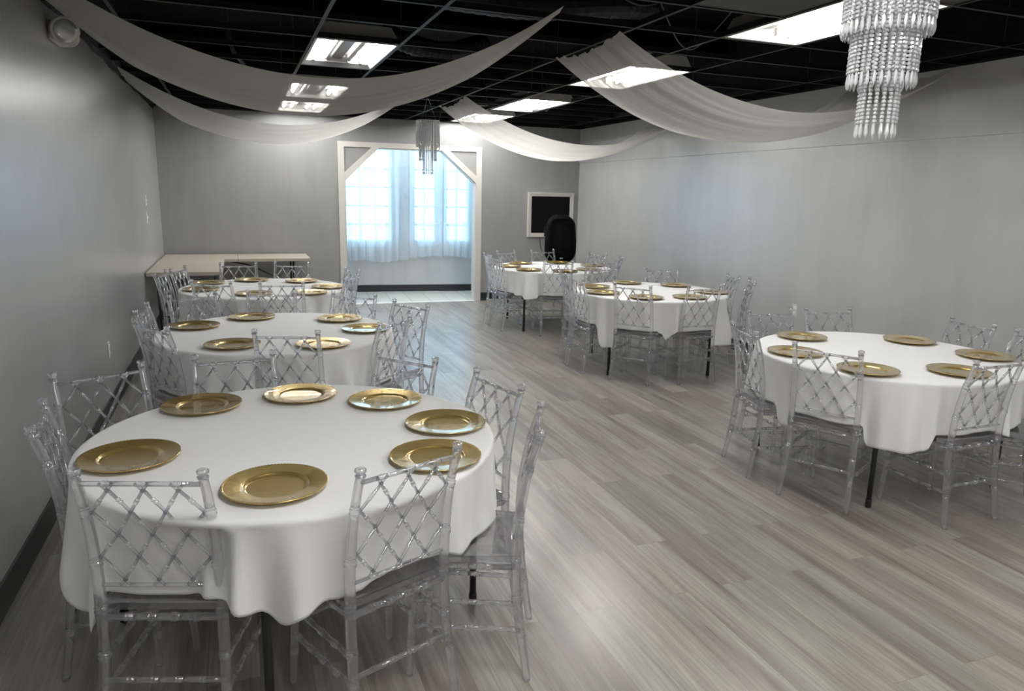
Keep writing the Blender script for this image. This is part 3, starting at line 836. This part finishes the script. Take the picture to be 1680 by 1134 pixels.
PL = {
1: [(-.177, 3.296, 'at the far left of the cloth'), (-.387, 2.7, 'left edge, behind the near chair'), (.075, 2.294, 'closest to the viewer, at the front edge'), (.24, 3.355, 'middle of far edge, pale with glare'),
    (.591, 3.156, 'far right, mirroring chair rungs'), (.763, 2.758, 'at the right edge'), (.626, 2.396, 'at the near right, behind a chair back')],
2: [(-.299, 5.288, 'at its far left edge'), (-.056, 4.587, 'at its near left'), (.074, 5.572, 'in the middle of its far edge'), (.677, 5.36, 'at its far right'), (.794, 4.913, 'at its right edge, with white glare'), (.463, 4.474, 'near right, behind a chair post')],
3: [(-.292, 7.722, 'farther of two at its left edge'), (-.332, 7.228, 'nearer of two at its left edge'), (.125, 7.888, 'at its far edge, left'), (.6, 7.71, 'at its far edge, right'), (.815, 7.206, 'at its right edge'), (.117, 6.84, 'at its near edge, left'), (.599, 6.813, 'at its near edge, right')],
4: [(3.636, 3.92, 'at its far left edge'), (3.218, 3.511, 'at its left end, nearer one'), (3.289, 3.013, 'at its near left, overlapped by a chair'), (4.287, 3.617, 'alone at its far edge'), (4.338, 3.104, 'at its right end, farther'), (3.778, 2.84, 'at its near edge, right')],
5: [(3.45, 6.731, 'farther of two at its left'), (3.325, 6.287, 'bright gold, nearer one at its left'), (3.975, 6.99, 'at its far edge, left'), (4.396, 6.671, 'at its far edge, right'), (4.453, 6.098, 'at its right edge'), (3.566, 5.888, 'at its near edge, left of two'), (4.007, 5.825, 'at its near edge, right of two')],
6: [(3.616, 9.281, 'at its far left'), (3.307, 8.906, 'at its left edge'), (3.393, 8.425, 'at its near left'), (3.782, 8.194, 'in the middle of its near edge'), (4.182, 9.309, 'at its far edge below the speaker'), (4.484, 8.826, 'at its right edge'), (4.187, 8.337, 'at its near right')]}
for t, lst in PL.items():
    for x, y, ph in lst:
        o = link('charger_plate', plate_me, None, (x, y, TZ + .0075), random.random() * 3)
        tag(o, 'gold charger plate on %s, %s' % (NAMES[t], ph), 'plate', 'gold charger plates')

# ------------------------------------------------------------------ chandeliers
def bead_strand(n, r, pitch, top):
    bm = bmesh.new()
    for k in range(n):
        z = top - pitch * (k + .5)
        rr = r * (1 if k % 2 else .86)
        ring = []; c = [bm.verts.new((0, 0, z + pitch * .5)), bm.verts.new((0, 0, z - pitch * .5))]
        for zz, q in ((pitch * .25, .8), (-pitch * .25, .8)):
            ring.append([bm.verts.new((rr * q * 1.15 * math.cos(PI / 3 * i + k), rr * q * 1.15 * math.sin(PI / 3 * i + k), z + zz)) for i in range(6)])
        for i in range(6):
            j = (i + 1) % 6
            bm.faces.new((c[0], ring[0][i], ring[0][j])); bm.faces.new((ring[0][i], ring[1][i], ring[1][j], ring[0][j])); bm.faces.new((ring[1][i], c[1], ring[1][j]))
    return bm, top - pitch * n
def pendant_bm(z):
    bm = bmesh.new(); lathe(bm, [(.001, 0), (.004, -.006), (.0062, -.024), (.0058, -.032), (.0008, -.044)], 6, (0, 0, z)); bmesh.ops.recalc_face_normals(bm, faces=bm.faces[:]); return bm
TIERS = [(.130, 40, 21, 0.0), (.098, 31, 34, 0.0), (.057, 17, 47, 0.0)]
def chandelier(loc, lab, ztop):
    t = thing('crystal_chandelier', lab, 'chandelier', loc, 0, 'crystal bead chandeliers')
    zt = 0
    bm = bmesh.new()
    for R in (.130, .098, .057):
        n = 40; sweep(bm, [(R * math.cos(2 * PI * k / n), R * math.sin(2 * PI * k / n), zt) for k in range(n)], .004, 6, closed=True)
    for a in range(3):
        ca, sa = math.cos(PI / 3 * a), math.sin(PI / 3 * a); sweep(bm, [(-.13 * ca, -.13 * sa, zt), (.13 * ca, .13 * sa, zt)], .003, 6)
    obj('ring_frame', bm, M_chrome, t, smooth=True)
    bm = bmesh.new(); lathe(bm, [(.03, -.02), (.045, -.015), (.045, .012), (.02, .02)], 20); obj('socket_plate', bm, M_steel, t, smooth=True)
    bm = bmesh.new()
    H2 = ztop - loc[2]
    for a in range(3): sweep(bm, [(.10 * math.cos(2.1 * a), .10 * math.sin(2.1 * a), 0), (.006 * math.cos(2.1 * a), .006 * math.sin(2.1 * a), H2)], .0012, 5)
    obj('hanging_chain', bm, M_chrome, t)
    for R, cnt, nb, ph in TIERS:
        b, zb = bead_strand(nb, .0072, .0118, -.003); me = new_mesh('bead_strand', b, M_crys); pm = new_mesh('pendant', pendant_bm(zb), M_crys)
        for k in range(cnt):
            a = 2 * PI * (k + .3) / cnt
            s = link('bead_strand', me, t, (R * math.cos(a), R * math.sin(a), 0), a * 1.7); link('pendant', pm, s)
chandelier((1.942, 1.87, 2.50), 'large crystal bead chandelier at the upper right, cut by the picture top', ZC)
chandelier((2.10, 8.4, 2.49), 'small crystal bead chandelier hanging in front of the bright opening', ZC)
pipe('lamp_cord', catmull([(2.28, 8.42, ZC), (2.27, 8.42, 2.62), (2.235, 8.41, 2.50), (2.24, 8.40, 2.30), (2.235, 8.40, 2.18), (2.19, 8.40, 2.16)], 24), .004, M_cord, 'black cord hanging beside the small chandelier', 'cord')

# ------------------------------------------------------------------ folding tables at the far left
def folding(name, x0, x1, y0, y1, lab, zt=.775, fold='y'):
    t = thing(name, lab, 'table', ((x0 + x1) / 2, (y0 + y1) / 2, 0), 0, 'beige folding tables along the walls')
    cx, cy = (x0 + x1) / 2, (y0 + y1) / 2; w, d = (x1 - x0) / 2, (y1 - y0) / 2
    if fold == 'x':
        for s in (-1, 1):
            b = bbox(min(0, s * w) + (.001 if s > 0 else 0), max(0, s * w) - (.001 if s < 0 else 0), -d, d, zt - .045, zt, .008); obj('table_top', b, M_ftop, t)
    else:
        obj('table_top', bbox(-w, w, -d, d, zt - .045, zt, .008), M_ftop, t)
    for s in (-1, 1):
        bm = bmesh.new()
        if fold == 'x':
            xx = s * (w - .22); P = [(xx, -d + .1, .02), (xx, -d + .08, zt - .06), (xx, d - .08, zt - .06), (xx, d - .1, .02)]
        else:
            yy = s * (d - .22); P = [(-w + .1, yy, .02), (-w + .08, yy, zt - .06), (w - .08, yy, zt - .06), (w - .1, yy, .02)]
        sweep(bm, P, .014, 10)
        if fold == 'x': sweep(bm, [(xx, -d + .1, .25), (xx, d - .1, .25)], .010, 8)
        else: sweep(bm, [(-w + .1, yy, .25), (w - .1, yy, .25)], .010, 8)
        lg = obj('leg_frame', bm, M_steel, t, smooth=True)
        bm = bmesh.new()
        for e in (P[0], P[-1]): lathe(bm, [(.017, -.02), (.018, -.018), (.018, .02), (.015, .022)], 10, e)
        obj('foot_cap', bm, M_rub, lg, smooth=True)
        bm = bmesh.new()
        if fold == 'x': sweep(bm, [(xx, 0, zt - .06), (xx - s * .35, 0, zt - .05)], .008, 8)
        else: sweep(bm, [(0, yy, zt - .06), (0, yy - s * .35, zt - .05)], .008, 8)
        obj('brace', bm, M_steel, t, smooth=True)
    return t
folding('folding_table', -.94, -.17, 8.72, 10.29, 'long beige folding table standing along the left wall')
folding('folding_table', -.93, .93, 10.31, 11.04, 'beige centre-fold table along the far wall, left of the opening', fold='x')
pipe('power_cord', catmull([(-.1, 10.7, .70), (.15, 10.55, .66), (.4, 10.4, .55), (.7, 10.5, .42), (.85, 10.9, .45)], 30), .009, M_cord, 'thick black cord sagging below the beige wall table', 'cord')

# ------------------------------------------------------------------ framed black panel, speaker
t = thing('wall_screen', 'black panel in a white moulded frame on the far wall right of the opening', 'screen', (4.80, by(4.8), 1.375))
X0, X1, Z0, Z1 = -.40, .40, -.355, .355
bm = bmesh.new()
def ln(x): return BS * x
for (a, b, dy) in ((0, .022, .030), (.022, .045, .022), (.045, .062, .014)):
    for (p, q, r, s) in ((X0 + a, X0 + b, Z0 + a, Z1 - a), (X1 - b, X1 - a, Z0 + a, Z1 - a), (X0 + b, X1 - b, Z0 + a, Z0 + b), (X0 + b, X1 - b, Z1 - b, Z1 - a)):
        box(bm, p, q, -dy - .006, .006, r, s)
obj('frame', bm, M_trim, t)
bm = bmesh.new(); box(bm, X0 + .06, X1 - .06, -.010, .004, Z0 + .06, Z1 - .06); obj('black_panel', bm, M_screen, t)
pipe('power_cord', catmull([(4.60, by(4.6) - .012, 1.06), (4.62, by(4.6) - .03, .98), (4.64, by(4.6) - .02, .85), (4.72, by(4.7) - .02, .72), (4.88, by(4.9) - .03, .64), (4.95, by(4.95) - .03, .35)], 26), .005, M_cord, 'thin black cord hanging from the framed panel', 'cord')

def speaker():
    sx, sy, zb, zt = 4.50, 9.98, .70, 1.405
    t = thing('loudspeaker', 'black moulded loudspeaker in the far right corner before the framed panel', 'speaker', (sx, sy, zb), rad(-14))
    bm = bmesh.new(); Hh = zt - zb; rows = []
    nz = 22
    for j in range(nz + 1):
        v = j / nz; z = Hh * v
        # superellipse outline: rounded top and bottom
        e = abs(2 * v - 1) ** 6
        w = .232 * (1 - .55 * (e if e > 0 else 0)) * (1 + .03 * (1 - v)) * (.985 if v > .5 else 1)
        w *= (.95 + .05 * math.cos((v - .35) * 3))
        d = .20 * (1 - .35 * e)
        row = []
        for (x, y) in ((-w + .03, -d * .8), (-w * .5, -d * .98), (0, -d * 1.03), (w * .5, -d * .98), (w - .03, -d * .8), (w, -d * .55), (w * .93, 0), (w * .62, d), (-w * .62, d), (-w * .93, 0), (-w, -d * .55)):
            row.append(bm.verts.new((x, y, z)))
        rows.append(row)
    for a, b in zip(rows, rows[1:]):
        for k in range(len(a)): bm.faces.new((a[k], a[(k + 1) % len(a)], b[(k + 1) % len(a)], b[k]))
    bm.faces.new(rows[0][::-1]); bm.faces.new(rows[-1])
    obj('cabinet', bm, M_spk, t, smooth=False)
    # front grille following the baffle
    bm = bmesh.new(); n = 40
    vs = []
    pts = []
    for k in range(n):
        a = 2 * PI * k / n; ca, sa = math.cos(a), math.sin(a)
        pts.append((.185 * (abs(ca) ** .45) * (1 if ca > 0 else -1), Hh / 2 + .02 + (Hh / 2 - .06) * (abs(sa) ** .45) * (1 if sa > 0 else -1)))
    A = [bm.verts.new((x, -.208 + .03 * (x / .185) ** 2, z)) for x, z in pts]; B = [bm.verts.new((x * .97, -.216 + .03 * (x / .185) ** 2, Hh / 2 + (z - Hh / 2) * .97)) for x, z in pts]
    for k in range(n): bm.faces.new((A[k], A[(k + 1) % n], B[(k + 1) % n], B[k]))
    bm.faces.new(B)
    bmesh.ops.recalc_face_normals(bm, faces=bm.faces[:])
    obj('grille', bm, mat('grille_mesh', (.0015, .0018, .0025), .9, spec=.08), t)
    b = bbox(-.022, .022, -.223, -.213, .075, .093, .003); obj('badge', b, M_badge, t)
    for s in (-1, 1):
        bm = bmesh.new(); box(bm, s * .215 - .012, s * .215 + .012, -.06, .04, Hh * .55, Hh * .75); obj('side_handle', bm, M_spk, t)
    bm = bmesh.new(); box(bm, -.05, .05, -.05, .05, Hh - .004, Hh + .004); obj('top_handle', bm, M_spk, t)
    st = thing('speaker_stand', 'black tripod stand under the loudspeaker in the far corner', 'stand', (sx, sy, 0))
    bm = bmesh.new(); lathe(bm, [(.0175, .12), (.0175, zb + .02)], 14); obj('pole', bm, M_steel, st, smooth=True)
    bm = bmesh.new(); lathe(bm, [(.026, .36), (.03, .365), (.03, .42), (.026, .425)], 14); obj('collar', bm, M_steel, st, smooth=True)
    for a in range(3):
        an = 2 * PI * a / 3 + .5; ca, sa = math.cos(an), math.sin(an)
        bm = bmesh.new(); sweep(bm, [(.02 * ca, .02 * sa, .40), (.38 * ca, .38 * sa, .012)], .011, 8); lg = obj('leg', bm, M_steel, st, smooth=True)
        bm = bmesh.new(); lathe(bm, [(.016, 0), (.018, .01), (.016, .03), (.012, .034)], 10, (.38 * ca, .38 * sa, 0)); obj('rubber_foot', bm, M_rub, lg, smooth=True)
speaker()

# ------------------------------------------------------------------ wall fittings
def emergency():
    t = thing('emergency_light', 'ivory emergency light with round lamp high on the left wall', 'emergency light', (XL - .003, 5.20, 2.565))
    obj('housing', bbox(0, .075, -.11, .15, -.06, .05, .03, 4), M_plas, t, smooth=True)
    for dy, rr, nx in ((-.09, .078, .085), (.12, .055, .07)):
        bm = bmesh.new()
        dirv = Vector((.42, -.86, -.25)).normalized()
        c = Vector((nx, dy, .0))
        P = [c - dirv * .045, c - dirv * .03, c, c + dirv * .022, c + dirv * .024]
        sweep(bm, P, [rr * .45, rr * .8, rr, rr * 1.0, rr * .9], 22); h = obj('lamp_head', bm, M_plas, t, smooth=True)
        bm = bmesh.new(); P = [c + dirv * .021, c + dirv * .027, c + dirv * .032, c + dirv * .034]; sweep(bm, P, [rr * .86, rr * .8, rr * .5, rr * .1], 22); obj('lens', bm, M_lens, h, smooth=True)
emergency()
def plate_l(name, y, z, lab, cat, side='L', slots=2):
    x = XL if side == 'L' else XR
    t = thing(name, lab, cat, (x, y, z), 0 if side == 'L' else PI)
    obj('cover_plate', bbox(0, .006, -.037, .037, -.06, .06, .002, 2), M_plas if name == 'wall_outlet' else M_white, t)
    if name == 'wall_outlet':
        for s in (-1, 1): obj('socket', bbox(.004, .009, -.017, .017, s * .026 - .014, s * .026 + .014, .003, 2), M_white, t)
    else:
        obj('toggle', bbox(.004, .016, -.005, .005, -.012, .012, .002, 1), M_white, t)
plate_l('light_switch', 9.42, 1.53, 'upper white light switch on the left wall near the far corner', 'light switch')
plate_l('light_switch', 9.38, 1.34, 'lower white light switch on the left wall near the far corner', 'light switch')
plate_l('wall_outlet', 7.50, .44, 'white outlet low on the left wall, farthest of three', 'outlet')
plate_l('wall_outlet', 6.11, .47, 'ivory outlet low on the left wall, middle of three', 'outlet')
plate_l('wall_outlet', 4.40, .52, 'ivory outlet on the left wall behind the nearest table chairs', 'outlet')
plate_l('wall_outlet', 5.84, .60, 'white outlet on the right wall above the near right table chairs', 'outlet', 'R')

# ------------------------------------------------------------------ exterior ground and sky
bm = bmesh.new(); box(bm, -25, 30, 13.2, 45, -.2, -.1)
struct('ground', bm, mat('pale_concrete', (.5, .52, .54), .8), label='pale pavement outside the windows')
w = bpy.data.worlds.new('World'); scn.world = w; w.use_nodes = True
bg = w.node_tree.nodes['Background']; bg.inputs[0].default_value = (.44, .77, 1.0, 1); bg.inputs[1].default_value = 6.5

# ------------------------------------------------------------------ camera
cam = bpy.data.cameras.new('Camera'); co = bpy.data.objects.new('Camera', cam); C.objects.link(co)
r = Vector((.93642041, -.3501647, .02239399)); u = Vector((.05117154, .19942699, .97857567)); f = Vector((.34712862, .9152123, -.20466597))
mw = Matrix((r, u, -f)).transposed().to_4x4(); mw.translation = Vector((0, 0, 1.699)); co.matrix_world = mw
cam.sensor_width = 36; cam.sensor_fit = 'HORIZONTAL'; cam.lens = 1191.58 / 1680 * 36; cam.clip_start = .05
scn.camera = co
vs = scn.view_settings; vs.view_transform = 'Standard'; vs.look = 'None'; vs.gamma = 1; vs.use_curve_mapping = False; vs.exposure = .2
cy = scn.cycles
cy.max_bounces = 9; cy.transmission_bounces = 9; cy.transparent_max_bounces = 48; cy.glossy_bounces = 5; cy.diffuse_bounces = 4
cy.caustics_refractive = True; cy.sample_clamp_indirect = 4
